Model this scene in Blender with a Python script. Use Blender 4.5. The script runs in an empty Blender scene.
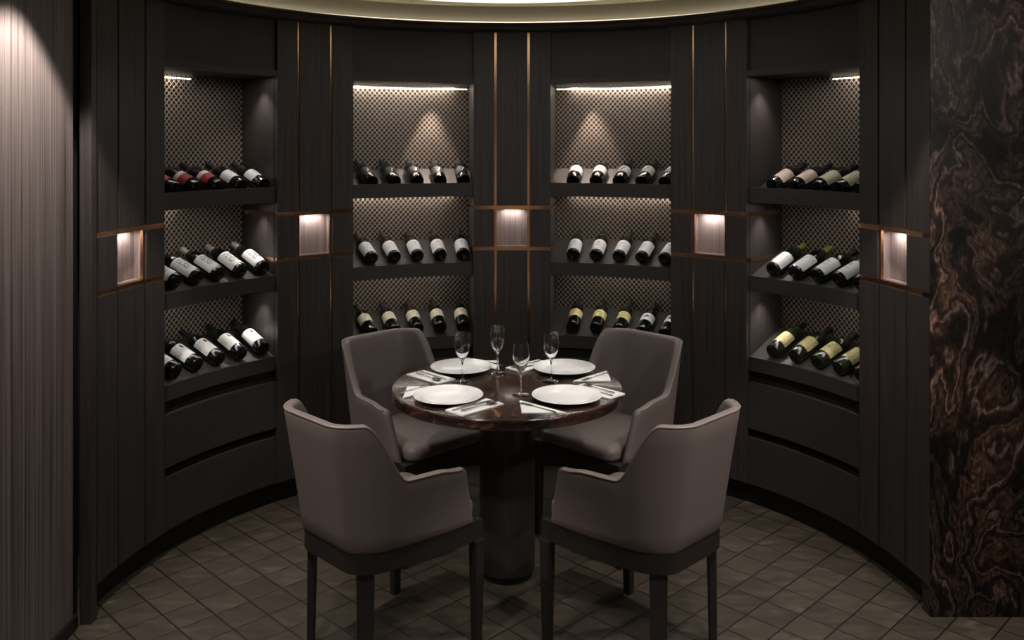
import bpy, bmesh, math, random
from mathutils import Vector, Matrix
random.seed(7)
SC = bpy.context.scene
COL = SC.collection
PI = math.pi
def rad(d): return d * PI / 180

# ------------------------------------------------------------------ camera, world, exposure
CAM_H = 1.77
FPX, HOR = 891.0, 144.5
cd = bpy.data.cameras.new('camera')
cd.sensor_fit = 'HORIZONTAL'; cd.sensor_width = 36.0
cd.lens = 36.0 * FPX / 1024
cd.shift_x = 0.0
cd.shift_y = -(320 - HOR) / 1024
cd.clip_start = 0.05
cam = bpy.data.objects.new('camera', cd); COL.objects.link(cam)
cam.location = (0, 0, CAM_H); cam.rotation_euler = (PI / 2, 0, 0)
SC.camera = cam
SC.view_settings.view_transform = 'Standard'
SC.view_settings.look = 'None'
SC.view_settings.gamma = 1
SC.view_settings.use_curve_mapping = False
SC.view_settings.exposure = 0.0
w = bpy.data.worlds.new('world'); SC.world = w; w.use_nodes = True
w.node_tree.nodes['Background'].inputs[0].default_value = (1.0, 0.93, 0.88, 1)
w.node_tree.nodes['Background'].inputs[1].default_value = 0.004

# geometry of the alcove, measured from the photograph
CY = 3.307            # centre of the round alcove
RW = 1.566            # face of the panelling
PER = 39.549          # angle from pilaster to pilaster
GA = 3.297            # groove half angle inside a pilaster
NB = 12.07            # half angle of a cabinet opening
Z_UP, Z_LO = 1.426, 1.201
Z_CORN = 2.385
CEIL = 2.43
Z_CAN = 2.53
TOE = 0.109

def spot(name, loc, target, power, angle, blend=0.4, color=(1, .9, .8), size=.03):
    l = bpy.data.lights.new(name, 'SPOT'); l.energy = power; l.spot_size = rad(angle); l.spot_blend = blend
    l.color = color; l.shadow_soft_size = size
    o = bpy.data.objects.new(name, l); COL.objects.link(o); o.location = loc
    d = Vector(target) - Vector(loc); o.rotation_euler = d.to_track_quat('-Z', 'Y').to_euler()
    return o
def area(name, loc, target, power, sx, sy, color=(1, .9, .8), rot_z=None):
    l = bpy.data.lights.new(name, 'AREA'); l.energy = power; l.shape = 'RECTANGLE'; l.size = sx; l.size_y = sy; l.color = color
    o = bpy.data.objects.new(name, l); COL.objects.link(o); o.location = loc
    d = Vector(target) - Vector(loc); o.rotation_euler = d.to_track_quat('-Z', 'Y').to_euler()
    return o
def cyl(t, r, z): return Vector((r * math.sin(rad(t)), CY + r * math.cos(rad(t)), z))

# downlights in the room ceiling, with added fills for marble and front wall
WARM = (1.0, .91, .85)
spot('downlight_lamp', (-1.385, 2.84, 2.41), (-1.42, 2.82, 0), 85, 87, .25, WARM)
spot('downlight_lamp', (1.385, 2.84, 2.41), (1.42, 2.82, 0), 85, 87, .25, WARM)
spot('downlight_lamp', (-.95, 1.95, 2.41), (-.66, 2.75, .5), 230, 50, .6, WARM, .06)
spot('downlight_lamp', (.95, 1.95, 2.41), (.66, 2.75, .5), 230, 50, .6, WARM, .06)
spot('downlight_lamp', (1.95, 1.7, 2.41), (1.85, 3.33, 1.1), 85, 104, .7, WARM, .08)  # added fill to brighten the marble wall
spot('front_wall_fill', (0, -1.25, 2.41), (0, -2.5, .95), 150, 70, .6, (1, .90, .80), .05)  # added unseen lamp, lights the front wall so the brass reflects it
spot('table_downlight_lamp', (0, 3.62, 2.43), (0, 3.66, .78), 62, 32, .35, (1, .95, .90), .06)

# ------------------------------------------------------------------ materials
def newmat(name):
    m = bpy.data.materials.new(name); m.use_nodes = True
    nt = m.node_tree; return m, nt, nt.nodes['Principled BSDF']
def plain(name, col, rough=.5, metal=0.0, coat=0.0, spec=None):
    m, nt, b = newmat(name)
    b.inputs['Base Color'].default_value = (*col, 1); b.inputs['Roughness'].default_value = rough; b.inputs['Metallic'].default_value = metal
    b.inputs['Coat Weight'].default_value = coat
    if spec is not None: b.inputs['Specular IOR Level'].default_value = spec
    return m
def N(nt, t, **kw):
    n = nt.nodes.new(t)
    for k, v in kw.items(): setattr(n, k, v)
    return n
def ramp(nt, stops, interp='LINEAR'):
    r = nt.nodes.new('ShaderNodeValToRGB'); cr = r.color_ramp; cr.interpolation = interp
    while len(cr.elements) < len(stops): cr.elements.new(.5)
    for e, (p, c) in zip(cr.elements, stops):
        e.position = p; e.color = (*c, 1) if len(c) == 3 else c
    return r
def math_n(nt, op, a=None, b=None):
    n = nt.nodes.new('ShaderNodeMath'); n.operation = op
    for i, v in enumerate((a, b)):
        if v is None: continue
        if isinstance(v, (int, float)): n.inputs[i].default_value = v
        else: nt.links.new(v, n.inputs[i])
    return n.outputs[0]
def emis(name, col, strength):
    m = bpy.data.materials.new(name); m.use_nodes = True; nt = m.node_tree
    nt.nodes.remove(nt.nodes['Principled BSDF'])
    e = nt.nodes.new('ShaderNodeEmission'); e.inputs[0].default_value = (*col, 1); e.inputs[1].default_value = strength
    nt.links.new(e.outputs[0], nt.nodes['Material Output'].inputs[0]); return m
def wood(name, dark, light, rough=.5, su=90, sv=1.6, horiz=False, bump=.08):
    m, nt, b = newmat(name)
    uv = N(nt, 'ShaderNodeUVMap'); mp = N(nt, 'ShaderNodeMapping')
    mp.inputs['Scale'].default_value = (sv, su, 1) if horiz else (su, sv, 1)
    nt.links.new(uv.outputs[0], mp.inputs[0])
    n1 = N(nt, 'ShaderNodeTexNoise'); n1.inputs['Scale'].default_value = 1; n1.inputs['Detail'].default_value = 5; n1.inputs['Roughness'].default_value = .65
    nt.links.new(mp.outputs[0], n1.inputs['Vector'])
    r = ramp(nt, [(.3, dark), (.7, light)]); nt.links.new(n1.outputs[0], r.inputs[0])
    nt.links.new(r.outputs[0], b.inputs['Base Color']); b.inputs['Roughness'].default_value = rough
    bp = N(nt, 'ShaderNodeBump'); bp.inputs['Strength'].default_value = bump; bp.inputs['Distance'].default_value = .002
    nt.links.new(n1.outputs[0], bp.inputs['Height']); nt.links.new(bp.outputs[0], b.inputs['Normal'])
    return m
M = {}
M['wood'] = wood('wenge_veneer', (.020, .0165, .015), (.058, .047, .043))
M['woodh'] = wood('wenge_veneer_horizontal', (.026, .022, .021), (.042, .036, .034), horiz=True)
M['header'] = wood('charcoal_lacquered_wood', (.020, .019, .018), (.028, .026, .025), bump=.03)
M['backing'] = wood('veneer_back_panel', (.018, .013, .011), (.055, .039, .031), su=22, sv=.5)
M['nichew'] = wood('pale_veneer_recess', (.16, .12, .11), (.34, .27, .25), su=110, sv=1)
M['flute'] = wood('grey_brown_striped_veneer', (.026, .020, .018), (.25, .205, .19), su=75, sv=.5, bump=.25, rough=.42)
M['shelf'] = wood('charcoal_shelf_board', (.028, .025, .024), (.042, .037, .035), horiz=True, bump=.04)
M['toe'] = plain('black_plinth', (.006, .005, .005), .5)
M['dark'] = plain('dark_gap', (.008, .007, .007), .6)
M['brass'] = plain('brushed_brass', (.66, .40, .22), .2, 1.0)
M['mesh'] = plain('bronze_wire', (.74, .65, .55), .42, .7)
M['steel'] = plain('cutlery_steel', (.42, .41, .40), .22, 1.0)
M['porcelain'] = plain('white_porcelain', (.80, .80, .78), .18, 0, .4)
M['ceil'] = plain('beige_ceiling_paint', (.62, .56, .42), .8)
M['ceilroom'] = plain('room_ceiling_paint', (.30, .28, .25), .8)
M['plaster'] = plain('dark_plaster', (.05, .045, .042), .8)
M['reflector_wall'] = plain('pale_reflector_plaster', (.50, .42, .36), .8)  # unseen front wall, made pale for its reflection in the brass
M['legwood'] = wood('dark_stained_leg_wood', (.014, .0115, .010), (.022, .018, .016), rough=.45, su=60, sv=2)
M['glow'] = emis('luminous_ceiling_panel', (1, .97, .92), 1.05)
M['cove'] = emis('cove_strip_light', (1, .89, .62), 3.1)
M['led'] = emis('shelf_strip_light', (1, .92, .84), 3.5)
M['ledside'] = emis('short_strip_light', (1, .90, .80), 4.0)

def leather():
    m, nt, b = newmat('taupe_leather')
    b.inputs['Base Color'].default_value = (.155, .127, .118, 1); b.inputs['Roughness'].default_value = .48
    tc = N(nt, 'ShaderNodeTexCoord'); n = N(nt, 'ShaderNodeTexNoise'); n.inputs['Scale'].default_value = 260; n.inputs['Detail'].default_value = 2
    nt.links.new(tc.outputs['Object'], n.inputs['Vector'])
    bp = N(nt, 'ShaderNodeBump'); bp.inputs['Strength'].default_value = .12; bp.inputs['Distance'].default_value = .001
    nt.links.new(n.outputs[0], bp.inputs['Height']); nt.links.new(bp.outputs[0], b.inputs['Normal'])
    return m
M['leather'] = leather()
M['lip_highlight'] = plain('taupe_lip_highlight', (.21, .165, .15), .45)  # lighter tone paints the light caught by the shell's top edge

def marble():
    m, nt, b = newmat('brown_onyx_marble')
    tc = N(nt, 'ShaderNodeTexCoord'); mp = N(nt, 'ShaderNodeMapping'); mp.inputs['Scale'].default_value = (1.9, 1, .95)
    mp.inputs['Rotation'].default_value = (0, rad(14), 0)
    nt.links.new(tc.outputs['Object'], mp.inputs[0])
    n = N(nt, 'ShaderNodeTexNoise'); n.inputs['Scale'].default_value = 1.35; n.inputs['Detail'].default_value = 5; n.inputs['Roughness'].default_value = .50; n.inputs['Distortion'].default_value = .7
    nt.links.new(mp.outputs[0], n.inputs['Vector'])
    f = math_n(nt, 'FRACT', math_n(nt, 'MULTIPLY', n.outputs[0], 11.0))
    veins = ramp(nt, [(0, (.085, .066, .056)), (.09, (.022, .016, .0135)), (.22, (.008, .006, .0055)), (.40, (.006, .005, .0045)), (.50, (.040, .029, .023)), (.56, (.012, .009, .0075)), (.66, (.048, .032, .024)), (.78, (.020, .014, .011)), (.90, (.008, .006, .0055)), (1, (.075, .058, .050))])
    nt.links.new(f, veins.inputs[0])
    n2 = N(nt, 'ShaderNodeTexNoise'); n2.inputs['Scale'].default_value = 1.7; n2.inputs['Detail'].default_value = 5; n2.inputs['Distortion'].default_value = .5
    nt.links.new(mp.outputs[0], n2.inputs['Vector'])
    r2 = ramp(nt, [(.38, (.42, .40, .40)), (.47, (1.1, 1.0, .97)), (.56, (1.7, 1.42, 1.25)), (.66, (2.6, 2.05, 1.7))]); nt.links.new(n2.outputs[0], r2.inputs[0])
    mx = N(nt, 'ShaderNodeMix', data_type='RGBA', blend_type='MULTIPLY'); mx.inputs[0].default_value = 1
    nt.links.new(veins.outputs[0], mx.inputs[6]); nt.links.new(r2.outputs[0], mx.inputs[7])
    n3 = N(nt, 'ShaderNodeTexNoise'); n3.inputs['Scale'].default_value = 55; n3.inputs['Detail'].default_value = 4
    nt.links.new(mp.outputs[0], n3.inputs['Vector'])
    r3 = ramp(nt, [(.35, (.45, .45, .45)), (.62, (1.15, 1.1, 1.1)), (.74, (2.6, 2.3, 2.1))]); nt.links.new(n3.outputs[0], r3.inputs[0])
    mx2 = N(nt, 'ShaderNodeMix', data_type='RGBA', blend_type='MULTIPLY'); mx2.inputs[0].default_value = 1
    nt.links.new(mx.outputs[2], mx2.inputs[6]); nt.links.new(r3.outputs[0], mx2.inputs[7])
    nt.links.new(mx2.outputs[2], b.inputs['Base Color']); b.inputs['Roughness'].default_value = .5; b.inputs['Specular IOR Level'].default_value = .2
    return m
M['marble'] = marble()

def tiles():
    m, nt, b = newmat('brown_stone_tiles')
    tc = N(nt, 'ShaderNodeTexCoord'); sep = N(nt, 'ShaderNodeSeparateXYZ'); nt.links.new(tc.outputs['Object'], sep.inputs[0])
    x, y = sep.outputs[0], sep.outputs[1]
    S = .2
    u = math_n(nt, 'DIVIDE', math_n(nt, 'SUBTRACT', math_n(nt, 'ADD', x, y), 1.837), S)
    v = math_n(nt, 'DIVIDE', math_n(nt, 'SUBTRACT', math_n(nt, 'SUBTRACT', y, x), 4.67), S)
    def edge(c):
        f = math_n(nt, 'FRACT', c); return math_n(nt, 'ABSOLUTE', math_n(nt, 'SUBTRACT', f, .5))
    e = math_n(nt, 'MAXIMUM', edge(u), edge(v))
    g = ramp(nt, [(.472, (0, 0, 0)), (.484, (1, 1, 1))]); nt.links.new(e, g.inputs[0])
    cmb = N(nt, 'ShaderNodeCombineXYZ'); nt.links.new(math_n(nt, 'FLOOR', u), cmb.inputs[0]); nt.links.new(math_n(nt, 'FLOOR', v), cmb.inputs[1])
    wn = N(nt, 'ShaderNodeTexWhiteNoise', noise_dimensions='2D'); nt.links.new(cmb.outputs[0], wn.inputs['Vector'])
    # soft clouding along each tile, offset from tile to tile
    off = N(nt, 'ShaderNodeVectorMath', operation='MULTIPLY'); nt.links.new(wn.outputs['Color'], off.inputs[0]); off.inputs[1].default_value = (9, 9, 9)
    ad = N(nt, 'ShaderNodeVectorMath', operation='ADD'); nt.links.new(tc.outputs['Object'], ad.inputs[0]); nt.links.new(off.outputs[0], ad.inputs[1])
    mp = N(nt, 'ShaderNodeMapping'); mp.inputs['Scale'].default_value = (7, 22, 1); nt.links.new(ad.outputs[0], mp.inputs[0])
    n = N(nt, 'ShaderNodeTexNoise'); n.inputs['Scale'].default_value = 1; n.inputs['Detail'].default_value = 6; n.inputs['Distortion'].default_value = .6
    nt.links.new(mp.outputs[0], n.inputs['Vector'])
    base = ramp(nt, [(.3, (.048, .039, .030)), (.55, (.068, .056, .043)), (.70, (.10, .083, .065)), (.78, (.21, .18, .15))]); nt.links.new(n.outputs[0], base.inputs[0])
    var = ramp(nt, [(0, (.86, .85, .84)), (1, (1.10, 1.08, 1.05))]); nt.links.new(wn.outputs['Value'], var.inputs[0])
    mx = N(nt, 'ShaderNodeMix', data_type='RGBA', blend_type='MULTIPLY'); mx.inputs[0].default_value = 1
    nt.links.new(base.outputs[0], mx.inputs[6]); nt.links.new(var.outputs[0], mx.inputs[7])
    mg = N(nt, 'ShaderNodeMix', data_type='RGBA'); nt.links.new(g.outputs[0], mg.inputs[0])
    nt.links.new(mx.outputs[2], mg.inputs[6]); mg.inputs[7].default_value = (.012, .009, .007, 1)
    nt.links.new(mg.outputs[2], b.inputs['Base Color']); b.inputs['Roughness'].default_value = .38
    bp = N(nt, 'ShaderNodeBump', invert=True); bp.inputs['Strength'].default_value = .4; bp.inputs['Distance'].default_value = .002
    nt.links.new(g.outputs[0], bp.inputs['Height']); nt.links.new(bp.outputs[0], b.inputs['Normal'])
    return m
M['tiles'] = tiles()

def tabletop_mat():
    m, nt, b = newmat('dark_burl_tabletop')
    tc = N(nt, 'ShaderNodeTexCoord'); mp = N(nt, 'ShaderNodeMapping'); mp.inputs['Scale'].default_value = (9, 3.2, 14)
    nt.links.new(tc.outputs['Object'], mp.inputs[0])
    n = N(nt, 'ShaderNodeTexNoise'); n.inputs['Scale'].default_value = 1.3; n.inputs['Detail'].default_value = 8; n.inputs['Distortion'].default_value = 1.2
    nt.links.new(mp.outputs[0], n.inputs['Vector'])
    r = ramp(nt, [(.32, (.008, .004, .0035)), (.46, (.022, .011, .009)), (.56, (.050, .021, .015)), (.62, (.018, .009, .008)), (.70, (.20, .085, .045))])
    nt.links.new(n.outputs[0], r.inputs[0]); nt.links.new(r.outputs[0], b.inputs['Base Color'])
    b.inputs['Roughness'].default_value = .22; b.inputs['Coat Weight'].default_value = .3; b.inputs['Coat Roughness'].default_value = .1
    return m
M['table'] = tabletop_mat()
M['pedestal'] = wood('dark_pedestal_veneer', (.012, .010, .009), (.030, .024, .022), su=40, sv=1, rough=.4)

def glass_mat():
    m, nt, b = newmat('clear_glass')
    b.inputs['Base Color'].default_value = (1, 1, 1, 1); b.inputs['Roughness'].default_value = 0.02; b.inputs['Transmission Weight'].default_value = 1; b.inputs['IOR'].default_value = 1.45
    return m
M['glass'] = glass_mat()
M['bottle'] = plain('black_green_bottle_glass', (.004, .005, .004), .12)
M['bottle_green'] = plain('deep_green_bottle_glass', (.012, .015, .006), .14)
M['linen'] = plain('white_linen', (.74, .73, .70), .85)
CAPS = {'black': plain('black_foil', (.008, .008, .008), .35), 'silver': plain('silver_foil', (.55, .53, .50), .4, .4),
        'olive': plain('olive_yellow_foil', (.20, .18, .035), .4), 'burgundy': plain('burgundy_foil', (.035, .010, .012), .4)}

def label_mat(name, paper, ink, kind):
    # u runs around the bottle, v along it (0 at the base)
    m, nt, b = newmat(name)
    uv = N(nt, 'ShaderNodeUVMap'); sep = N(nt, 'ShaderNodeSeparateXYZ'); nt.links.new(uv.outputs[0], sep.inputs[0])
    u, v = sep.outputs[0], sep.outputs[1]
    def box(u0, u1, v0, v1):
        a = math_n(nt, 'MULTIPLY', math_n(nt, 'GREATER_THAN', u, u0), math_n(nt, 'LESS_THAN', u, u1))
        c = math_n(nt, 'MULTIPLY', math_n(nt, 'GREATER_THAN', v, v0), math_n(nt, 'LESS_THAN', v, v1))
        return math_n(nt, 'MULTIPLY', a, c)
    def disc(cu, cv, ru, rv):
        a = math_n(nt, 'POWER', math_n(nt, 'ABSOLUTE', math_n(nt, 'DIVIDE', math_n(nt, 'SUBTRACT', u, cu), ru)), 2)
        c = math_n(nt, 'POWER', math_n(nt, 'ABSOLUTE', math_n(nt, 'DIVIDE', math_n(nt, 'SUBTRACT', v, cv), rv)), 2)
        return math_n(nt, 'LESS_THAN', math_n(nt, 'ADD', a, c), 1)
    mask = None
    if kind == 'crest': mask = disc(.5, .76, .07, .13)
    if kind == 'fine':
        mask = math_n(nt, 'MULTIPLY', math_n(nt, 'MAXIMUM', disc(.5, .70, .09, .10), box(.36, .64, .40, .46)), .55)
    if kind == 'sketch':
        n = N(nt, 'ShaderNodeTexNoise'); n.inputs['Scale'].default_value = 11; n.inputs['Detail'].default_value = 5
        nt.links.new(uv.outputs[0], n.inputs['Vector'])
        rr = ramp(nt, [(.40, (0, 0, 0)), (.58, (1, 1, 1))]); nt.links.new(n.outputs[0], rr.inputs[0])
        mask = math_n(nt, 'MULTIPLY', math_n(nt, 'MULTIPLY', rr.outputs[0], box(.26, .74, .24, .90)), .75)
    if kind == 'peak':   # two slopes meeting in a point
        h = math_n(nt, 'SUBTRACT', .72, math_n(nt, 'MULTIPLY', math_n(nt, 'ABSOLUTE', math_n(nt, 'SUBTRACT', u, .5)), 1.7))
        mask = math_n(nt, 'MULTIPLY', math_n(nt, 'LESS_THAN', v, h), box(.28, .72, .42, .9))
    if kind == 'slash':
        d = math_n(nt, 'ABSOLUTE', math_n(nt, 'SUBTRACT', math_n(nt, 'SUBTRACT', u, .42), math_n(nt, 'MULTIPLY', v, .22)))
        mask = math_n(nt, 'MULTIPLY', math_n(nt, 'LESS_THAN', d, .035), box(.2, .8, .2, .85))
    if kind == 'mottle':
        n = N(nt, 'ShaderNodeTexNoise'); n.inputs['Scale'].default_value = 16; n.inputs['Detail'].default_value = 3
        nt.links.new(uv.outputs[0], n.inputs['Vector'])
        rr = ramp(nt, [(.45, (0, 0, 0)), (.62, (1, 1, 1))]); nt.links.new(n.outputs[0], rr.inputs[0])
        mask = math_n(nt, 'MULTIPLY', rr.outputs[0], .6)
    if kind == 'twotone': mask = math_n(nt, 'LESS_THAN', v, .66)
    mx = N(nt, 'ShaderNodeMix', data_type='RGBA'); mx.inputs[6].default_value = (*paper, 1); mx.inputs[7].default_value = (*ink, 1)
    if mask is None: mx.inputs[0].default_value = 0
    else: nt.links.new(mask, mx.inputs[0])
    nt.links.new(mx.outputs[2], b.inputs['Base Color']); b.inputs['Roughness'].default_value = .6
    return m
LAB = {
 'red': label_mat('red_white_label', (.62, .55, .52), (.30, .022, .022), 'twotone'),
 'white': label_mat('white_label', (.66, .66, .66), (.25, .25, .26), 'fine'),
 'pale': label_mat('pale_grey_label', (.50, .51, .52), (.30, .30, .30), 'fine'),
 'sketch': label_mat('white_engraving_label', (.74, .73, .71), (.10, .10, .10), 'sketch'),
 'crest': label_mat('white_crest_label', (.74, .73, .70), (.05, .05, .05), 'crest'),
 'cream': label_mat('cream_label', (.66, .60, .43), (.30, .25, .15), 'fine'),
 'yellow': label_mat('yellow_label', (.66, .58, .24), (.35, .27, .10), 'fine'),
 'peak': label_mat('white_mountain_label', (.70, .70, .69), (.03, .03, .03), 'peak'),
 'slash': label_mat('grey_label_dark_stroke', (.48, .48, .48), (.02, .02, .02), 'slash'),
 'black': label_mat('black_glint_wrap', (.012, .012, .013), (.5, .5, .5), 'slash'),  # pale stroke paints a glint on the dark bottle
 'rose': label_mat('rose_beige_label', (.55, .44, .38), (.30, .20, .17), 'fine'),
 'celery': label_mat('pale_green_cream_label', (.56, .55, .40), (.33, .32, .20), 'mottle'),
 'mottle': label_mat('mottled_yellow_label', (.55, .50, .24), (.22, .17, .07), 'mottle'),
}

# ------------------------------------------------------------------ helpers
def obj(name, bm, mat, parent=None, smooth=False, recalc=True):
    if recalc: bmesh.ops.recalc_face_normals(bm, faces=bm.faces[:])
    me = bpy.data.meshes.new(name); bm.to_mesh(me); bm.free()
    me.materials.append(mat)
    if smooth:
        for p in me.polygons: p.use_smooth = True
    o = bpy.data.objects.new(name, me); COL.objects.link(o)
    if parent is not None: o.parent = parent
    return o
def thing(name, label, cat, loc=(0, 0, 0), rz=0, group=None):
    o = bpy.data.objects.new(name, None); COL.objects.link(o); o.empty_display_size = .05
    o.location = loc; o.rotation_euler = (0, 0, rz); o['label'] = label; o['category'] = cat
    if group: o['group'] = group
    return o
def tag(o, label, cat, group=None):
    o['label'] = label; o['category'] = cat
    if group: o['group'] = group
    return o
def struct(o, label=None):
    o['kind'] = 'structure'
    if label: o['label'] = label
    return o
def uvl(bm): return bm.loops.layers.uv.verify()
def autosmooth(o, ang=40):
    me = o.data
    for p in me.polygons: p.use_smooth = True
    me.set_sharp_from_angle(angle=rad(ang))
def arcbox(bm, t0, t1, r0, r1, z0, z1, n=None):
    """curved block between two angles, two radii, two heights; UV in metres along the arc"""
    L = uvl(bm)
    if n is None: n = max(1, int(math.ceil(abs(t1 - t0) / 1.2)))
    ring = []
    for i in range(n + 1):
        t = t0 + (t1 - t0) * i / n
        ring.append([bm.verts.new(cyl(t, r, z)) for r, z in ((r0, z0), (r1, z0), (r1, z1), (r0, z1))] + [t])
    fs = []
    for i in range(n):
        a, b = ring[i], ring[i + 1]
        for k in range(4):
            k2 = (k + 1) % 4
            fs.append(bm.faces.new((a[k], b[k], b[k2], a[k2])))
    fs.append(bm.faces.new(ring[0][:4])); fs.append(bm.faces.new(ring[-1][:4][::-1]))
    for f in fs:
        for lp in f.loops:
            co = lp.vert.co; dx, dy = co.x, co.y - CY
            lp[L].uv = (math.atan2(dx, dy) * RW + (math.hypot(dx, dy) - RW) * 1.0, co.z)
    return fs
def abox(name, mat, parent, *a, **k):
    bm = bmesh.new(); arcbox(bm, *a, **k); return obj(name, bm, mat, parent)
def box(bm, x0, x1, y0, y1, z0, z1):
    L = uvl(bm)
    vs = [bm.verts.new((x, y, z)) for x in (x0, x1) for y in (y0, y1) for z in (z0, z1)]
    idx = [(0, 1, 3, 2), (4, 6, 7, 5), (0, 4, 5, 1), (2, 3, 7, 6), (0, 2, 6, 4), (1, 5, 7, 3)]
    for f in idx:
        fc = bm.faces.new([vs[i] for i in f])
        for lp in fc.loops: lp[L].uv = (lp.vert.co.x + lp.vert.co.y, lp.vert.co.z)
def lathe(bm, prof, n=32, close=True):
    """profile of (radius, z) turned about z"""
    rings = []
    for r, z in prof:
        if r < 1e-6: rings.append([bm.verts.new((0, 0, z))])
        else: rings.append([bm.verts.new((r * math.cos(2 * PI * i / n), r * math.sin(2 * PI * i / n), z)) for i in range(n)])
    L = uvl(bm)
    for a, b in zip(rings, rings[1:]):
        for i in range(n):
            j = (i + 1) % n
            if len(a) == 1 and len(b) == 1: continue
            if len(a) == 1: f = bm.faces.new((a[0], b[i], b[j]))
            elif len(b) == 1: f = bm.faces.new((a[i], a[j], b[0]))
            else: f = bm.faces.new((a[i], a[j], b[j], b[i]))
            for lp in f.loops:
                co = lp.vert.co; lp[L].uv = ((math.atan2(co.y, co.x) if lp.vert not in (a[0], b[0]) or i < n // 2 else math.atan2(co.y, co.x)) * .12, co.z)
def prism(bm, pts, z0, z1):
    L = uvl(bm)
    a = [bm.verts.new((x, y, z0)) for x, y in pts]; b = [bm.verts.new((x, y, z1)) for x, y in pts]
    bm.faces.new(a[::-1]); bm.faces.new(b)
    n = len(pts); s = 0
    for i in range(n):
        j = (i + 1) % n
        bm.faces.new((a[i], a[j], b[j], b[i]))
    for f in bm.faces:
        for lp in f.loops: lp[L].uv = (lp.vert.co.x + lp.vert.co.y, lp.vert.co.z)

# ------------------------------------------------------------------ the room
bm = bmesh.new(); box(bm, -2.2, 3.8, -2.6, 5.4, -.06, 0); struct(obj('floor', bm, M['tiles']), 'brown stone tiled floor laid diagonally')
# room ceiling with the round opening of the alcove
bm = bmesh.new(); nseg = 96; RO = 1.60
outer = []
def sqpt(a):
    dx, dy = math.sin(a), math.cos(a)
    X0, X1, Y0, Y1 = -2.2, 3.8, -2.6 - CY, 5.4 - CY
    k = min((X1 if dx > 0 else X0) / dx if abs(dx) > 1e-9 else 1e9, (Y1 if dy > 0 else Y0) / dy if abs(dy) > 1e-9 else 1e9)
    return dx * k, dy * k + CY
ri, ro, ri2 = [], [], []
for i in range(nseg):
    a = 2 * PI * i / nseg
    ri.append(bm.verts.new((RO * math.sin(a), CY + RO * math.cos(a), CEIL)))
    ri2.append(bm.verts.new((RO * math.sin(a), CY + RO * math.cos(a), Z_CAN)))
    x, y = sqpt(a); ro.append(bm.verts.new((x, y, CEIL)))
for i in range(nseg):
    j = (i + 1) % nseg
    bm.faces.new((ri[i], ri[j], ro[j], ro[i])); bm.faces.new((ri2[i], ri2[j], ri[j], ri[i]))
struct(obj('ceiling', bm, M['ceilroom']), 'flat room ceiling with a round opening')
bm = bmesh.new(); box(bm, -2.2, 3.8, -2.6, 5.4, Z_CAN, Z_CAN + .05); struct(obj('ceiling_canopy', bm, M['ceil']), 'beige raised ceiling above the round opening')
# cornice ring
bm = bmesh.new()
lathe(bm, [(1.66, CEIL - .002), (1.50, CEIL - .002), (1.497, CEIL - .008), (1.497, CEIL - .016), (1.512, CEIL - .020), (1.520, CEIL - .036), (1.535, Z_CORN), (1.66, Z_CORN), (1.66, CEIL - .002)], 128)
o = obj('trim_1', bm, M['wood']); o.location = (0, CY, 0); autosmooth(o, 30); struct(o, 'dark curved cornice around the ceiling opening')
wt = abox('wall_back', M['plaster'], None, -96, 96, 1.935, 1.99, 0, CEIL); struct(wt)
bb = abox('baseboard_back', M['toe'], None, -88.2, 88.2, 1.612, 1.63, 0, TOE - .001); struct(bb, 'black recessed plinth under the curved cabinets')
# left wall, gap and jamb
bm = bmesh.new(); box(bm, -1.70, -1.60, -2.55, 3.245, .05, CEIL)
struct(obj('wall_left', bm, M['flute']), 'grey brown striped veneer wall')
bm = bmesh.new(); box(bm, -1.70, -1.588, -2.55, 3.262, 0, .05); struct(obj('baseboard_left', bm, M['toe']))
bm = bmesh.new(); box(bm, -2.1, -1.64, 3.262, 3.36, 0, CEIL); struct(obj('trim_2', bm, M['dark']), 'black shadow gap beside the striped wall')
bm = bmesh.new(); box(bm, -1.594, -1.550, 3.285, 3.325, 0, CEIL); struct(obj('trim_3', bm, M['wood']), 'narrow grey jamb at the end of the curved panelling')
# right wall: marble slab facing the room
bm = bmesh.new(); box(bm, 1.566, 3.7, 3.336, 3.40, 0, CEIL); struct(obj('wall_right', bm, M['marble']), 'dark brown veined marble wall')
bm = bmesh.new(); box(bm, 3.7, 3.78, -2.55, 3.40, 0, CEIL); struct(obj('wall_side', bm, M['plaster']))
bm = bmesh.new(); box(bm, -1.70, 3.78, -2.6, -2.55, 0, CEIL); struct(obj('wall_front', bm, M['reflector_wall']))

# luminous round ceiling panel and cove strip
t = thing('ceiling_light', 'large round white luminous panel in the beige ceiling above the table', 'light', (0, CY, 2.445))
bm = bmesh.new(); lathe(bm, [(0, .002), (.965, .002), (.965, .010), (0, .010)], 96); obj('diffuser', bm, M['glow'], t)
bm = bmesh.new(); lathe(bm, [(.966, 0), (.975, 0), (.975, Z_CAN - 2.4455), (.966, Z_CAN - 2.4455), (.966, 0)], 96); obj('rim', bm, M['ceil'], t)
bm = bmesh.new(); lathe(bm, [(1.565, 0), (1.585, 0), (1.585, .010), (1.565, .010), (1.565, 0)], 96)
o = obj('cove_light', bm, M['cove']); o.location = (0, CY, CEIL - .001); tag(o, 'warm strip light tucked behind the round ceiling cornice', 'light')

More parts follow.
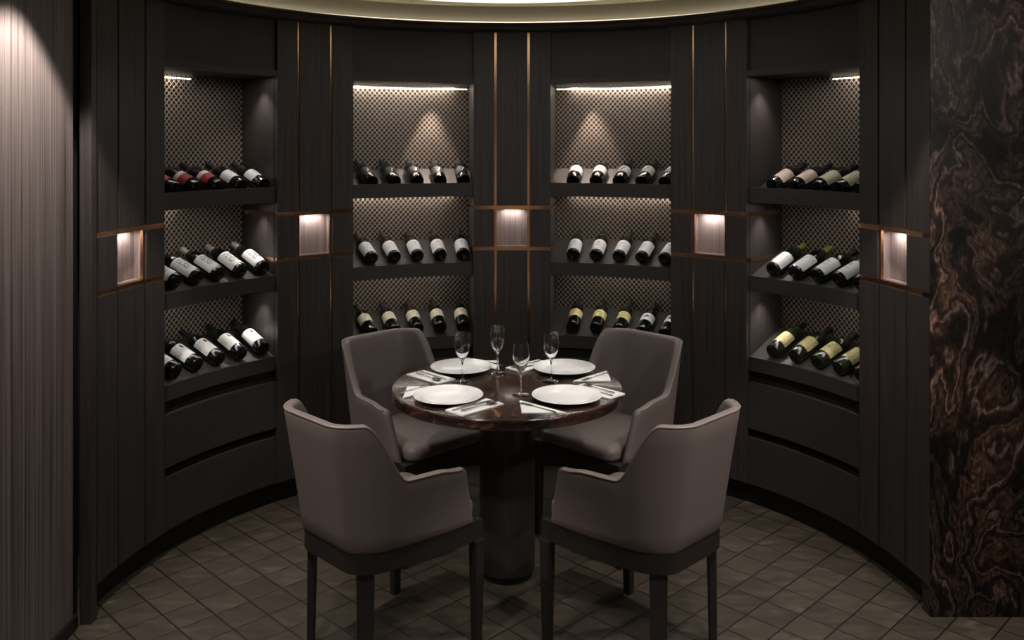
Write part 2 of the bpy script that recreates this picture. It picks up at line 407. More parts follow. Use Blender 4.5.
# ------------------------------------------------------------------ pilasters
WTH = .018 / RW * 180 / PI     # board thickness as an angle
def pilaster(tc, label, lit, end=None):
    """flat panelled pier with brass inlays and a small lit recess"""
    root = thing('wall_pilaster', label, 'wall panel', cyl(tc, RW, 0), 0, 'panelled piers between the wine cabinets')
    inv = Matrix.Translation(-root.location)
    def part(name, bm, mat, par=root):
        bm.transform(inv); return obj(name, bm, mat, par)
    half = PER / 2 - NB
    e0, e1 = -half, half
    if end == 'L': e0 = -8.9
    if end == 'R': e1 = 9.6
    gw = .0065 / RW * 180 / PI
    hh = .010
    cols = [(e0, -GA - gw), (-GA + gw, GA - gw), (GA + gw, e1)]
    rows = [(TOE, Z_LO - hh), (Z_LO + hh, Z_UP - hh), (Z_UP + hh, Z_CORN)]
    for i, (a, b) in enumerate(cols):
        for j, (z0, z1) in enumerate(rows):
            if i == 1 and j == 1: continue
            bm = bmesh.new(); arcbox(bm, tc + a, tc + b, RW, RW + .02, z0, z1); part('panel', bm, M['wood'])
    # carcass behind the panels, open at the recess
    bm = bmesh.new()
    arcbox(bm, tc + e0, tc - GA - gw, RW + .0205, RW + .034, TOE, Z_CORN)
    arcbox(bm, tc + GA + gw, tc + e1, RW + .0205, RW + .034, TOE, Z_CORN)
    arcbox(bm, tc - GA - gw, tc + GA + gw, RW + .0205, RW + .034, TOE, Z_LO - hh)
    arcbox(bm, tc - GA - gw, tc + GA + gw, RW + .0205, RW + .034, Z_UP + hh, Z_CORN)
    part('carcass', bm, M['dark'])
    for s in (-1, 1):
        for z0, z1 in rows:
            bm = bmesh.new(); arcbox(bm, tc + s * GA - gw, tc + s * GA + gw, RW + .008, RW + .020, z0, z1); part('vertical_inlay', bm, M['brass'])
    for z in (Z_LO, Z_UP):
        bm = bmesh.new(); arcbox(bm, tc + e0, tc + e1, RW + .004, RW + .020, z - hh, z + hh); part('horizontal_inlay', bm, M['brass'])
    # recess box
    bm = bmesh.new(); g = GA - gw; z0, z1 = Z_LO + hh, Z_UP - hh; d = RW + .052
    arcbox(bm, tc - g, tc + g, d, d + .01, z0, z1)
    arcbox(bm, tc - g - .5, tc - g, RW + .0205, d + .01, z0, z1)
    arcbox(bm, tc + g, tc + g + .5, RW + .0205, d + .01, z0, z1)
    arcbox(bm, tc - g, tc + g, RW + .0205, d, z0 - .008, z0 + .003)
    arcbox(bm, tc - g, tc + g, RW + .0205, d, z1 - .003, z1 + .008)
    rec = part('recess', bm, M['nichew'])
    bm = bmesh.new(); arcbox(bm, tc - 1.6, tc + 1.6, RW + .036, RW + .042, z1 - .0045, z1 - .0032); part('recess_lamp', bm, M['led'], rec)
    area('recess_area', cyl(tc, RW + .025, z1 - .0075), cyl(tc, RW + .050, 1.24), lit, .10, .006, (1, .92, .88))
    return root
pilaster(0, 'central dark panelled pier with bright brass cross inlays behind the table', .22)
pilaster(-PER, 'panelled pier with lit recess left of the two middle wine cabinets', .30)
pilaster(PER, 'panelled pier with lit recess right of the two middle wine cabinets', .30)
pilaster(-2 * PER, 'panelled pier with lit recess beside the striped left wall', .26, 'L')
pilaster(2 * PER, 'panelled pier with lit recess beside the marble wall', .26, 'R')

# ------------------------------------------------------------------ wine cabinets
SHELVES = [(1.485, 1.560), (1.055, 1.126), (.660, .728)]     # front board of each shelf, top one first
TOPS = [2.105, 1.485, 1.055]
R_SHF = RW + .018           # shelf face
R_REST = RW + .040          # where the sloping rest begins
R_MESH = 1.888
R_BACK = 1.912
SLOPE = rad(20.5)
SINK = [.032, .004, .002]       # how far each bottle rest begins below its front board's top edge
def mesh_screen(bm, t0, t1, r, z0, z1, dx=.0275, dz=.0300, hw=.00115):
    L = rad(t1 - t0) * r; H = z1 - z0
    m = dz / dx
    def strip(p):
        n = len(p); prev = None
        for (s, z) in p:
            t = t0 + (t1 - t0) * s / L
            nx, nz = (-m, 1) if sgn > 0 else (m, 1)
            l = math.hypot(nx, nz); nx, nz = nx / l * hw, nz / l * hw
            dt = nx / r * 180 / PI
            q = [bm.verts.new(cyl(t + dt, r - .0015 * sgn - .0012, z + nz)), bm.verts.new(cyl(t - dt, r - .0015 * sgn - .0012, z - nz)),
                 bm.verts.new(cyl(t - dt, r - .0015 * sgn + .0012, z - nz)), bm.verts.new(cyl(t + dt, r - .0015 * sgn + .0012, z + nz))]
            if prev:
                for k in range(4): bm.faces.new((prev[k], prev[(k + 1) % 4], q[(k + 1) % 4], q[k]))
            else: bm.faces.new(q)
            prev = q
        if prev: bm.faces.new(prev[::-1])
    for sgn in (1, -1):
        k = -int(H / dz) - 2
        while k * dx < L + H / m + dx:
            s0 = k * dx if sgn > 0 else k * dx
            pts = []
            # s = s0 + sgn * (z - z0)/m ; clip to [0, L]
            a, b = 0.0, H
            if sgn > 0: lo, hi = max(a, -s0 * m), min(b, (L - s0) * m)
            else: lo, hi = max(a, (s0 - L) * m), min(b, s0 * m)
            if hi - lo > .004:
                nn = max(2, int((hi - lo) / .06) + 1)
                for i in range(nn + 1):
                    zz = lo + (hi - lo) * i / nn
                    pts.append((s0 + sgn * zz / m, z0 + zz))
                strip(pts)
            k += 1

def cabinet(tc, label, side):
    root = thing('wine_cabinet', label, 'wine cabinet', cyl(tc, RW, 0), 0, 'curved built-in wine cabinets')
    inv = Matrix.Translation(-root.location)
    def part(name, bm, mat, par=root):
        bm.transform(inv); return obj(name, bm, mat, par)
    a, b = tc - NB, tc + NB
    # side walls with the two brass lines carried round
    for s, t0, t1 in ((-1, a - WTH, a), (1, b, b + WTH)):
        bm = bmesh.new(); arcbox(bm, t0, t1, RW + .0345, R_BACK, TOE, Z_CORN); sp = part('side_panel', bm, M['wood'])
        e = t1 if s < 0 else t0
        for z in (Z_LO, Z_UP):
            bm = bmesh.new(); dt = .0015 / RW * 180 / PI
            arcbox(bm, e - (0 if s < 0 else dt), e + (dt if s < 0 else 0), RW + .035, R_MESH - .02, z - .010, z + .010); part('side_inlay', bm, M['brass'], sp)
    bm = bmesh.new(); arcbox(bm, a - WTH, b + WTH, R_BACK + .0005, R_BACK + .018, TOE, Z_CORN); part('back_panel', bm, M['backing'])
    # header: recessed panel with a bottom rail
    bm = bmesh.new(); arcbox(bm, a + .03, b - .03, RW + .022, RW + .04, 2.135, Z_CORN); part('header_panel', bm, M['header'])
    bm = bmesh.new(); arcbox(bm, a + .03, b - .03, RW + .004, R_BACK, 2.105, 2.134); part('soffit', bm, M['shelf'])
    for k, ((z0, z1), zt) in enumerate(zip(SHELVES, TOPS)):
        bm = bmesh.new(); arcbox(bm, a + .03, b - .03, R_SHF, R_REST - .004, z0, z1); arcbox(bm, a + .03, b - .03, R_REST - .004, R_BACK, z0, z0 + .015)
        sh = part('shelf', bm, M['shelf'])
        # sloping bottle rest
        bm = bmesh.new(); n = 20; L = uvl(bm); prev = None
        r1 = R_MESH - .006; zf = z1 - SINK[k]; zr = zf + (r1 - R_REST) * math.tan(SLOPE)
        for i in range(n + 1):
            t = a + (b - a) * i / n
            q = [bm.verts.new(cyl(t, R_REST + .0005, zf)), bm.verts.new(cyl(t, r1, zr)), bm.verts.new(cyl(t, r1, z0 + .0155)), bm.verts.new(cyl(t, R_REST + .0005, z0 + .0155))]
            if prev:
                for m_ in range(4): bm.faces.new((prev[m_], prev[(m_ + 1) % 4], q[(m_ + 1) % 4], q[m_]))
            else: bm.faces.new(q)
            prev = q
        bm.faces.new(prev[::-1])
        for f in bm.faces:
            for lp in f.loops:
                co = lp.vert.co; lp[L].uv = (math.atan2(co.x, co.y - CY) * RW, math.hypot(co.x, co.y - CY))
        part('bottle_rest', bm, M['shelf'], sh)
        bm = bmesh.new(); mesh_screen(bm, a + .1, b - .1, R_MESH, zr - .02, zt - .002); part('wire_mesh', bm, M['mesh'])
        # strip light under the board above
        if side: t0, t1 = sorted((tc - 6 * side, tc + 3.5 * side))
        else: t0, t1 = a + .2, b - .2
        if k == 0:
            bm = bmesh.new(); arcbox(bm, t0, t1, R_BACK - .010, R_BACK - .006, zt - .016, zt - .012); part('strip_light', bm, M['ledside' if side else 'led'])
        pw = (2.0, .8, .25)[k] if not side else (.35, .12, .07)[k]
        lt = tc - 2.5 * side
        area('shelf_lamp', cyl(lt, R_MESH - .032, zt - .005), cyl(lt, R_MESH - .030, zt - .40), pw, .62 if not side else .2, .012, (1, .88, .77))
        area('bottle_fill', cyl(tc, RW + .07, zt - .006), cyl(tc, RW + .045, zt - .40), (.55, .5, .5)[k], .6, .02, (1, .95, .90))  # added fill that brightens the bottle labels
        if side:      # small lamp washing the side wall towards the middle of the room
            e = b - 2.2 if tc < 0 else a + 2.2
            spot('side_lamp', cyl(e, RW + .12, zt - .012), cyl(e, RW + .12, 0), (5, 4, 4)[k], 90, .9, (1, .93, .88), .01)
    if not side:
        e = tc + 5.4 if tc < 0 else tc - 5.4
        spot('mesh_downlight', cyl(e, R_MESH - .070, 2.095), cyl(e, R_MESH - .062, 1.5), 32, 50, .25, (1, .84, .72), .012)  # puck downlight in the compartment ceiling, throwing a scallop on the mesh
    # drawers and the dark finger grooves above them
    bm = bmesh.new(); arcbox(bm, a + .03, b - .03, RW + .045, RW + .06, TOE, .66); part('drawer_carcass', bm, M['dark'])
    for z0, z1 in ((.379, .606), (TOE, .335)):
        bm = bmesh.new(); arcbox(bm, a + .03, b - .03, RW + .006, RW + .028, z0, z1); d = part('drawer', bm, M['woodh'])
        bm = bmesh.new(); arcbox(bm, a + .03, b - .03, RW + .029, RW + .036, z1 - .01, z1 + .016); part('finger_lip', bm, M['toe'], d)
    return root
cabs = [(-1.5 * PER, 'outer left', 1), (-.5 * PER, 'inner left', 0), (.5 * PER, 'inner right', 0), (1.5 * PER, 'outer right', -1)]
cabinet(cabs[0][0], 'curved dark wine cabinet near the striped left wall, red labels on its top shelf', 1)
cabinet(cabs[1][0], 'curved wine cabinet with brightly lit mesh just left of the central pier', 0)
cabinet(cabs[2][0], 'curved wine cabinet with brightly lit mesh just right of the central pier', 0)
cabinet(cabs[3][0], 'curved dark wine cabinet near the marble wall on the right', -1)

# ------------------------------------------------------------------ wine bottles
BR, BL = .0365, .288
def bottle_mesh():
    bm = bmesh.new()
    lathe(bm, [(0, .012), (.018, .006), (.030, .0), (.0345, .0015), (BR, .006), (BR, .175), (.0345, .190), (.028, .206), (.0195, .222), (.0155, .234), (.0145, .245), (.0143, .276), (.0158, .277), (.0158, .284), (.0135, BL - .002), (0, BL - .002)], 28)
    return bm
def wrap_mesh(z0, z1, half, r):
    bm = bmesh.new(); L = uvl(bm); n = 18; prev = None
    for i in range(n + 1):
        a = PI / 2 - half + 2 * half * i / n
        c, s = math.cos(a), math.sin(a)
        q = [bm.verts.new((r * c, r * s, z0)), bm.verts.new((r * c, r * s, z1)), bm.verts.new(((r - .0007) * c, (r - .0007) * s, z1)), bm.verts.new(((r - .0007) * c, (r - .0007) * s, z0)), i / n]
        if prev:
            for k in range(4):
                f = bm.faces.new((prev[k], prev[(k + 1) % 4], q[(k + 1) % 4], q[k]))
                for lp in f.loops:
                    uu = prev[4] if lp.vert in prev[:4] else q[4]
                    lp[L].uv = (uu, (lp.vert.co.z - z0) / (z1 - z0))
        prev = q
    return bm
def cap_mesh():
    bm = bmesh.new(); lathe(bm, [(0.0150, .232), (.0164, .2335), (.0152, .246), (.0150, .2755), (.0165, .2765), (.0165, .2845), (.0145, BL), (0, BL)], 24); return bm
def _data(bm, mat, smooth=True):
    o = obj('x', bm, mat); me = o.data; autosmooth(o, 35); bpy.data.objects.remove(o); return me
BODY = {k: _data(bottle_mesh(), M[k]) for k in ('bottle', 'bottle_green')}
CAP = {k: _data(cap_mesh(), v) for k, v in CAPS.items()}
_lab = {}
def label_data(kind, z0, z1):
    key = (kind, z0, z1)
    if key not in _lab: _lab[key] = _data(wrap_mesh(z0, z1, rad(88), BR + .0008), LAB[kind])
    return _lab[key]
ORD = ['first', 'second', 'third', 'fourth', 'fifth']
DESC = {'red': 'red-and-white label', 'white': 'white label', 'pale': 'pale grey label', 'sketch': 'engraved white label', 'crest': 'crested white label', 'cream': 'cream label',
        'yellow': 'yellow label', 'peak': 'dark-peaked white label', 'slash': 'grey stroked label', 'black': 'painted glint on black', 'rose': 'rosy beige label', 'celery': 'pale green label', 'mottle': 'mottled yellow label'}
ROWS = {   # cabinet -> shelves from the top: (labels from left to right, capsules, label span, glass)
 0: [(['red', 'red', 'red', 'white', 'white'], ['black'] * 5, (.05, .125), 'bottle'), (['sketch'] * 5, ['silver'] * 5, (.022, .145), 'bottle'), (['crest'] * 5, ['black'] * 5, (.045, .145), 'bottle')],
 1: [(['black'] * 5, ['black'] * 5, (.05, .13), 'bottle'), (['white'] * 5, ['burgundy'] * 5, (.018, .130), 'bottle'), (['cream'] * 5, ['burgundy'] * 5, (.075, .145), 'bottle')],
 2: [(['slash'] * 5, ['black'] * 5, (.07, .145), 'bottle'), (['white'] * 5, ['black'] * 5, (.018, .130), 'bottle'), (['yellow', 'yellow', 'yellow', 'peak', 'peak'], ['black'] * 5, (.075, .140), 'bottle')],
 3: [(['rose', 'rose', 'celery', 'celery', 'celery'], ['black'] * 5, (.040, .135), 'bottle'), (['white'] * 5, ['olive', 'olive', 'black', 'black', 'black'], (.018, .130), 'bottle'), (['mottle'] * 5, ['black'] * 5, (.055, .140), 'bottle_green')],
}
SHN = ['top', 'middle', 'bottom']
def bottle(tc, k, i, ci, cname):
    labs, caps, (l0, l1), glass = ROWS[ci][k]
    t = tc + 1.2 + (i - 2) * 4.5
    z1 = SHELVES[k][1] - SINK[k]
    out = Vector((math.sin(rad(t)), math.cos(rad(t)), 0)); up = Vector((0, 0, 1))
    ax = out * math.cos(SLOPE) + up * math.sin(SLOPE)
    nn = -out * math.sin(SLOPE) + up * math.cos(SLOPE)
    p = cyl(t, R_REST, z1) + ax * .0155 + nn * (BR + .0016)
    xx = nn.cross(ax)
    R = Matrix((xx, nn, ax)).transposed().to_4x4()
    root = thing('wine_bottle', 'bottle with %s, %s from left on %s shelf, %s cabinet' % (DESC[labs[i]], ORD[i], SHN[k], cname), 'wine bottle', (0, 0, 0), 0, 'wine bottles on the %s shelf of the %s cabinet' % (SHN[k], cname))
    root.matrix_world = Matrix.Translation(p) @ R @ Matrix.Rotation(rad(random.uniform(-5, 5)), 4, 'Z')
    for nm, me in (('bottle_body', BODY[glass]), ('label', label_data(labs[i], l0, l1)), ('capsule', CAP[caps[i]])):
        o = bpy.data.objects.new(nm, me); COL.objects.link(o); o.parent = root
for ci, (tc, cname, sd) in enumerate(cabs):
    for k in range(3):
        for i in range(5): bottle(tc, k, i, ci, cname)

# ------------------------------------------------------------------ dining table
TX, TY, TH, TR = -.020, 3.68, .780, .474
t = thing('dining_table', 'round dark burl dining table on a drum pedestal, laid for four', 'table', (TX, TY, 0))
bm = bmesh.new()
lathe(bm, [(0, TH - .046), (TR - .012, TH - .046), (TR - .004, TH - .043), (TR, TH - .036), (TR, TH - .007), (TR - .003, TH - .002), (TR - .008, TH), (0, TH)], 96)
o = obj('tabletop', bm, M['table'], t); autosmooth(o, 30)
bm = bmesh.new(); lathe(bm, [(0, TH - .066), (.20, TH - .066), (.21, TH - .062), (.21, TH - .0465), (0, TH - .0465)], 64); o = obj('support_plate', bm, M['legwood'], t); autosmooth(o, 30)
bm = bmesh.new(); lathe(bm, [(0, .028), (.112, .028), (.114, .031), (.114, TH - .0665), (0, TH - .0665)], 64); o = obj('pedestal', bm, M['pedestal'], t); autosmooth(o, 30)
bm = bmesh.new(); lathe(bm, [(0, 0), (.104, 0), (.104, .0275), (0, .0275)], 64); o = obj('base_ring', bm, M['toe'], t); autosmooth(o, 30)

# ------------------------------------------------------------------ chairs (front is +y, width along x)
CW, CDF, CDB, CR = .252, .235, -.252, .125      # half width, front, back, rear corner radius
def path(n=64, CDF=None):
    CDF = ARM_F if CDF is None else CDF
    """outer plan line from the front right arm end round the back to the front left: (x, y, nx, ny, u)"""
    segs = []
    L1 = CDF - (CDB + CR); LA = PI / 2 * CR; L2 = 2 * (CW - CR)
    T = 2 * L1 + 2 * LA + L2
    out = []
    for i in range(n + 1):
        s = T * i / n
        if s < L1: x, y, nx, ny = CW, CDF - s, 1, 0
        elif s < L1 + LA:
            a = (s - L1) / CR; x, y, nx, ny = CW - CR + CR * math.cos(a), CDB + CR - CR * math.sin(a), math.cos(a), -math.sin(a)
        elif s < L1 + LA + L2: x, y, nx, ny = CW - CR - (s - L1 - LA), CDB, 0, -1
        elif s < L1 + 2 * LA + L2:
            a = (s - L1 - LA - L2) / CR; x, y, nx, ny = -CW + CR - CR * math.sin(a), CDB + CR - CR * math.cos(a), -math.sin(a), -math.cos(a)
        else: x, y, nx, ny = -CW, CDB + CR + (s - L1 - 2 * LA - L2), -1, 0
        out.append((x * taper(y), y, nx, ny, s / T))
    return out
def smooth(a, b, x):
    t = min(1, max(0, (x - a) / (b - a))); return t * t * (3 - 2 * t)
Z_SB = .428                    # underside of the shell
ARM_Z, BACK_Z, ARM_F = .660, .868, .190
def taper(y): return 1 - .17 * (1 - smooth(-.27, .16, y))
def top_h(y):
    return ARM_Z - .012 * smooth(.05, .2, y) + (BACK_Z - ARM_Z) * (1 - smooth(-.185, -.075, y))
def lean(y, nx, ny, z):
    k = max(0, (z - Z_SB)) / .44
    back = 1 - smooth(-.25, .02, y)
    rake = smooth(.0, .2, y)
    return Vector((nx * .045 * k * (.4 + .6 * smooth(-.23, -.02, y)), -.072 * k ** 1.1 * back - .115 * k * rake, 0))
THK = .036
def shell_bm():
    bm = bmesh.new()
    P = path(110); rings = []
    prof = []
    n = len(P)
    def ring(x, y, nx, ny, ztop, zbot, th):
        pts = []
        zs = [zbot + (ztop - th * .5 - zbot) * f for f in (0, .04, .15, .3, .45, .6, .75, .88, 1)]
        inn = Vector((-nx, -ny, 0))
        for z in zs: pts.append(Vector((x, y, z)) + lean(y, nx, ny, z) + inn * (.008 if z == zs[0] else 0))
        for k in range(1, 6):
            a = PI * k / 6
            z = ztop - th * .5 + math.sin(a) * th * .5
            pts.append(Vector((x, y, z)) + lean(y, nx, ny, z) + inn * (th * .5 - math.cos(a) * th * .5))
        for z in zs[::-1]: pts.append(Vector((x, y, z)) + lean(y, nx, ny, z) + inn * (th - (.008 if z == zs[0] else 0)))
        return [bm.verts.new(p) for p in pts]
    # rounded front ends: a few shrinking sections before the first and after the last
    RND = .024
    def endsec(first):
        res = []
        x, y, nx, ny, _ = P[0] if first else P[-1]
        for k in range(0, 6):
            a = PI / 2 * k / 6
            d = RND * math.cos(a); inset = RND * (1 - math.sin(a))
            inx = nx * inset * .8
            r_ = ring(x - inx, y + d, nx, ny, top_h(y) - inset * 1.3, Z_SB + inset * .2, max(.006, THK - 1.6 * inset))
            res.append(r_)
        return res
    rings += endsec(True)
    for (x, y, nx, ny, u) in P: rings.append(ring(x, y, nx, ny, top_h(y), Z_SB, THK))
    rings += endsec(False)[::-1]
    for a, b in zip(rings, rings[1:]):
        m = len(a)
        for k in range(m): bm.faces.new((a[k], a[(k + 1) % m], b[(k + 1) % m], b[k]))
    bm.faces.new(rings[0]); bm.faces.new(rings[-1][::-1])
    return bm
def lip_highlight_bm():
    """thin pale strip painting the light caught along the outer top edge"""
    bm = bmesh.new(); prev = None; r = .0042
    P = path(110)
    C = []
    for (x, y, nx, ny, u) in P:
        z = top_h(y) - .006
        C.append(Vector((x, y, z)) + lean(y, nx, ny, z) - Vector((nx, ny, 0)) * .0035)
    for i, c in enumerate(C):
        d = (C[min(i + 1, len(C) - 1)] - C[max(i - 1, 0)]).normalized()
        s = d.cross(Vector((0, 0, 1))).normalized(); v = s.cross(d)
        q = [bm.verts.new(c + (s * math.cos(a) + v * math.sin(a)) * r) for a in [2 * PI * k / 6 for k in range(6)]]
        if prev:
            for k in range(6): bm.faces.new((prev[k], prev[(k + 1) % 6], q[(k + 1) % 6], q[k]))
        else: bm.faces.new(q)
        prev = q
    bm.faces.new(prev[::-1]); return bm
def cushion_bm():
    bm = bmesh.new()
    hw, y0, y1, r = CW - THK - .004, CDB + THK + .006, CDF + .028, .05
    def outline(ins):
        pts = []
        for cx, cy, a0 in ((hw - r, y1 - r, 0), (-hw + r, y1 - r, PI / 2), (-hw + r, y0 + r, PI), (hw - r, y0 + r, 3 * PI / 2)):
            for k in range(7):
                a = a0 + PI / 2 * k / 6; yy = cy + (r - ins) * math.sin(a); pts.append(((cx + (r - ins) * math.cos(a)) * taper(yy), yy))
        return pts
    secs = [(.012, .434), (.003, .440), (0, .450), (0, .470), (.003, .480), (.012, .487), (.030, .4915), (.048, .4935)]
    rings = [[bm.verts.new((x, y, z)) for x, y in outline(i)] for i, z in secs]
    for a, b in zip(rings, rings[1:]):
        m = len(a)
        for k in range(m): bm.faces.new((a[k], a[(k + 1) % m], b[(k + 1) % m], b[k]))
    bm.faces.new(rings[0][::-1]); bm.faces.new(rings[-1]); return bm
def plan_poly(ins, front):
    P = path(72, .235); pts = [(x - nx * ins, y - ny * ins) for x, y, nx, ny, u in P]
    pts[0] = (pts[0][0], front); pts[-1] = (pts[-1][0], front)
    return pts
def apron_bm():
    bm = bmesh.new(); prism(bm, plan_poly(.006, CDF + .020), .362, .4315); return bm
def leg_bm(cx, cy, ang, w, d, w2, d2, ox, oy):
    """tapered leg with its long side across the direction ang"""
    bm = bmesh.new(); L = uvl(bm)
    c, s = math.cos(ang), math.sin(ang)
    def rect(w, d, z, dx, dy): return [bm.verts.new((cx + dx + (px * c - py * s), cy + dy + (px * s + py * c), z)) for px, py in ((-w / 2, -d / 2), (w / 2, -d / 2), (w / 2, d / 2), (-w / 2, d / 2))]
    a = rect(w2, d2, 0, ox, oy); b = rect(w, d, .3615, 0, 0)
    bm.faces.new(a[::-1]); bm.faces.new(b)
    for k in range(4): bm.faces.new((a[k], a[(k + 1) % 4], b[(k + 1) % 4], b[k]))
    for f in bm.faces:
        for lp in f.loops: lp[L].uv = (lp.vert.co.x + lp.vert.co.y, lp.vert.co.z)
    return bm
def make_chair(label, loc, rz):
    t = thing('dining_chair', label, 'chair', loc, rz, 'leather dining chairs around the round table')
    o = obj('backrest_shell', shell_bm(), M['leather'], t); autosmooth(o, 50)
    w_ = obj('edge_highlight', lip_highlight_bm(), M['lip_highlight'], o, True); w_['label'] = 'pale strip painted as light along the top edge'
    o = obj('seat_cushion', cushion_bm(), M['leather'], t); autosmooth(o, 50)
    o = obj('apron', apron_bm(), M['legwood'], t); autosmooth(o, 30)
    k = CR * (1 - math.cos(PI / 4))
    rx, ry = (CW - k) * taper(CDB + k) - .022, CDB + k + .022
    obj('leg', leg_bm(rx, ry, PI / 4, .058, .024, .046, .020, .004, -.004), M['legwood'], t)
    obj('leg', leg_bm(-rx, ry, -PI / 4, .058, .024, .046, .020, -.004, -.004), M['legwood'], t)
    for s in (-1, 1): obj('leg', leg_bm(s * (CW - .016), CDF - .002, 0, .040, .040, .028, .028, 0, 0), M['legwood'], t)
    return t
def copy_tree(o, parent=None):
    c = o.copy(); COL.objects.link(c); c.parent = parent
    for ch in [x for x in bpy.data.objects if x.parent == o]: copy_tree(ch, c)
    return c
CH = [((-.458, 3.185), -45, 'taupe leather armchair seen from behind, front left of the table'),
      ((.458, 3.185), 45, 'taupe leather armchair seen from behind, front right of the table'),
      ((-.450, 4.055), -135, 'shaded taupe armchair facing the viewer behind the table on the left'),
      ((.450, 4.055), 135, 'shaded taupe armchair facing the viewer behind the table on the right')]
first = None
for (x, y), a, lab in CH:
    if first is None: first = make_chair(lab, (x, y, 0), rad(a)); c = first
    else: c = copy_tree(first)
    c.location = (x, y, 0); c.rotation_euler = (0, 0, rad(a)); c['label'] = lab

# ------------------------------------------------------------------ place settings
TZ = TH + .0006
def plate_me():
    bm = bmesh.new()
    lathe(bm, [(0, .0), (.080, .0), (.086, .003), (.110, .0095), (.1345, .0165), (.1362, .0185), (.135, .0198), (.128, .0182), (.104, .0125), (.090, .0075), (.084, .0062), (0, .0056)], 72)
    return _data(bm, M['porcelain'])
PL = plate_me()
def rect_napkin_me():
    bm = bmesh.new()
    for k, (w_, h_) in enumerate(((.100, .212), (.098, .210))):
        z = k * .0028
        pts = []
        for cx, cy, a0 in ((w_ / 2 - .003, h_ / 2 - .003, 0), (-w_ / 2 + .003, h_ / 2 - .003, PI / 2), (-w_ / 2 + .003, -h_ / 2 + .003, PI), (w_ / 2 - .003, -h_ / 2 + .003, 3 * PI / 2)):
            for q in range(3):
                a = a0 + PI / 2 * q / 2; pts.append((cx + .003 * math.cos(a), cy + .003 * math.sin(a)))
        prism(bm, pts, z, z + .0026)
    return _data(bm, M['linen'])
def tri_napkin_me():
    bm = bmesh.new()
    for k in range(2):
        d = .002 * k
        prism(bm, [(-.299 + d * 1.4, -.049), (-.19 - d * .3, .070 - d * 1.6), (-.18 - d, -.167 + d * 2)], k * .0022, k * .0022 + .002)
    return _data(bm, M['linen'])
def flat_strip(bm, pts, z0, z1):
    """outline given as centre line (y, half width, x offset)"""
    left = [(x - w_, y) for y, w_, x in pts]; right = [(x + w_, y) for y, w_, x in pts]
    prism(bm, right + left[::-1], z0, z1)
def spoon_me():
    bm = bmesh.new()
    # bowl
    n, m = 20, 5; cx, cy = 0, .062
    rings = []
    for k in range(m + 1):
        f = k / m
        rings.append([bm.verts.new((cx + .0165 * f * math.cos(2 * PI * i / n), cy + (.026 * f) * math.sin(2 * PI * i / n), .0012 + .006 * f * f)) for i in range(n)] if k else [bm.verts.new((cx, cy, .0012))])
    for k in range(m):
        for i in range(n):
            j = (i + 1) % n
            if k == 0: bm.faces.new((rings[0][0], rings[1][i], rings[1][j]))
            else: bm.faces.new((rings[k][i], rings[k][j], rings[k + 1][j], rings[k + 1][i]))
    geom = bmesh.ops.solidify(bm, geom=bm.faces[:], thickness=.0009)
    flat_strip(bm, [(.040, .0032, 0), (.030, .0024, 0), (0, .0026, 0), (-.05, .0045, 0), (-.078, .0056, 0), (-.084, .0045, 0), (-.088, .0015, 0)], .0035, .0056)
    return _data(bm, M['steel'])
def knife_me():
    bm = bmesh.new()
    flat_strip(bm, [(.095, .0008, .002), (.088, .0042, .0005), (.070, .0070, 0), (.01, .0078, 0), (.002, .0050, 0), (-.004, .0042, 0), (-.04, .0052, 0), (-.088, .0064, 0), (-.094, .0050, 0), (-.097, .002, 0)], .0002, .0030)
    return _data(bm, M['steel'])
def fork_me():
    bm = bmesh.new()
    for k in range(4):
        x = (k - 1.5) * .0058
        flat_strip(bm, [(.088, .0006, x), (.082, .0013, x), (.055, .0016, x * 1.02)], .0025, .0042)
    flat_strip(bm, [(.056, .0104, 0), (.046, .0108, 0), (.034, .0080, 0), (.024, .0034, 0), (.010, .0026, 0), (-.04, .0042, 0), (-.078, .0058, 0), (-.086, .0046, 0), (-.090, .0015, 0)], .0025, .0044)
    return _data(bm, M['steel'])
def glass_me():
    bm = bmesh.new()
    H = .204
    lathe(bm, [(0, 0), (.036, 0), (.0365, .0012), (.030, .0032), (.014, .0058), (.0052, .011), (.0036, .022), (.0034, .070), (.0045, .086), (.0105, .096), (.020, .108), (.0285, .128), (.0325, .150), (.0330, .170), (.0315, .190), (.0300, H),
               (.0288, H), (.0302, .190), (.0317, .170), (.0312, .150), (.0272, .129), (.0186, .110), (.0085, .0995), (0, .098)], 40)
    return _data(bm, M['glass'])
ME = {'plate': PL, 'napkin': rect_napkin_me(), 'folded_napkin': tri_napkin_me(), 'spoon': spoon_me(), 'knife': knife_me(), 'fork': fork_me(), 'wine_glass': glass_me()}
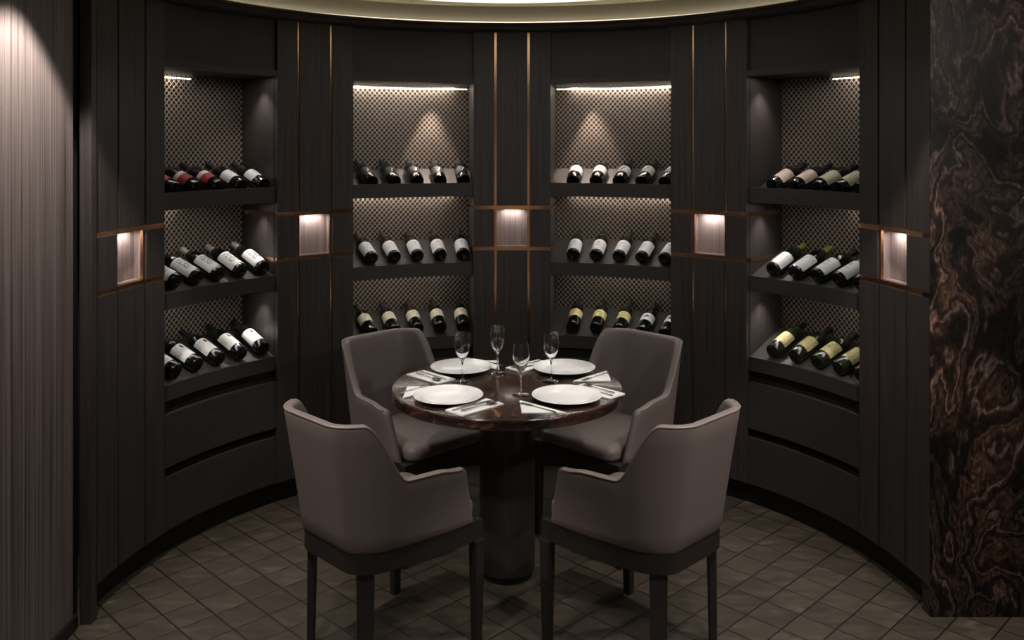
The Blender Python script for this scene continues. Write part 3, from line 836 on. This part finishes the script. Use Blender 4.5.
def put(name, me, mat, label, cat, group):
    o = bpy.data.objects.new(name, me); COL.objects.link(o); o.matrix_world = mat; return tag(o, label, cat, group)
SET = [((-.248, 3.520), -45, 'front left', .200, -.046, .095, 0), ((.213, 3.520), 45, 'front right', .120, -.058, 0, 0), ((-.222, 3.945), -135, 'back left', .205, .030, .10, .075), ((.228, 3.935), 135, 'back right', .13, .08, .015, .07)]
for (x, y), a, nm, nx, ny, tx, ty in SET:
    PY = -.055 if y < 3.7 else -.036
    B = Matrix.Translation((x, y, TZ)) @ Matrix.Rotation(rad(a), 4, 'Z')
    T = Matrix.Translation; Rz = lambda d: Matrix.Rotation(rad(d), 4, 'Z')
    put('dinner_plate', ME['plate'], Matrix.Translation((0, PY, 0)) @ B, 'white dinner plate at the %s of the round table' % nm, 'plate', 'dinner plates on the table')
    put('napkin', ME['napkin'], B @ T((nx, ny, 0)), 'white oblong folded napkin under knife and spoon beside the %s plate' % nm, 'napkin', 'oblong napkins on the table')
    put('napkin', ME['folded_napkin'], B @ T((tx, ty, 0)), 'white triangular folded napkin under the fork beside the %s plate' % nm, 'napkin', 'triangular napkins on the table')
    put('spoon', ME['spoon'], B @ T((nx + .018, ny + .006, .0058)) @ Rz(-4), 'steel spoon on the oblong napkin beside the %s plate' % nm, 'spoon', 'spoons on the table')
    put('knife', ME['knife'], B @ T((nx - .014, ny, .0058)) @ Rz(-3), 'steel knife on the oblong napkin beside the %s plate' % nm, 'knife', 'knives on the table')
    put('fork', ME['fork'], B @ T((tx - .213 - (.03 if tx > .05 else 0), ty - .050, .0022)) @ Rz(2), 'steel fork on the triangular napkin beside the %s plate' % nm, 'fork', 'forks on the table')
GL = [((-.207, 3.715), 'leftmost empty wine glass, standing between the two left plates'), ((-.063, 3.852), 'tallest-looking empty wine glass at the back middle of the table'),
      ((.036, 3.520), 'empty wine glass nearest the viewer, in the middle of the table front'), ((.163, 3.718), 'rightmost empty wine glass, standing between the two right plates')]
for (x, y), lab in GL:
    put('wine_glass', ME['wine_glass'], Matrix.Translation((x, y, TZ)), lab, 'glass', 'wine glasses on the table')
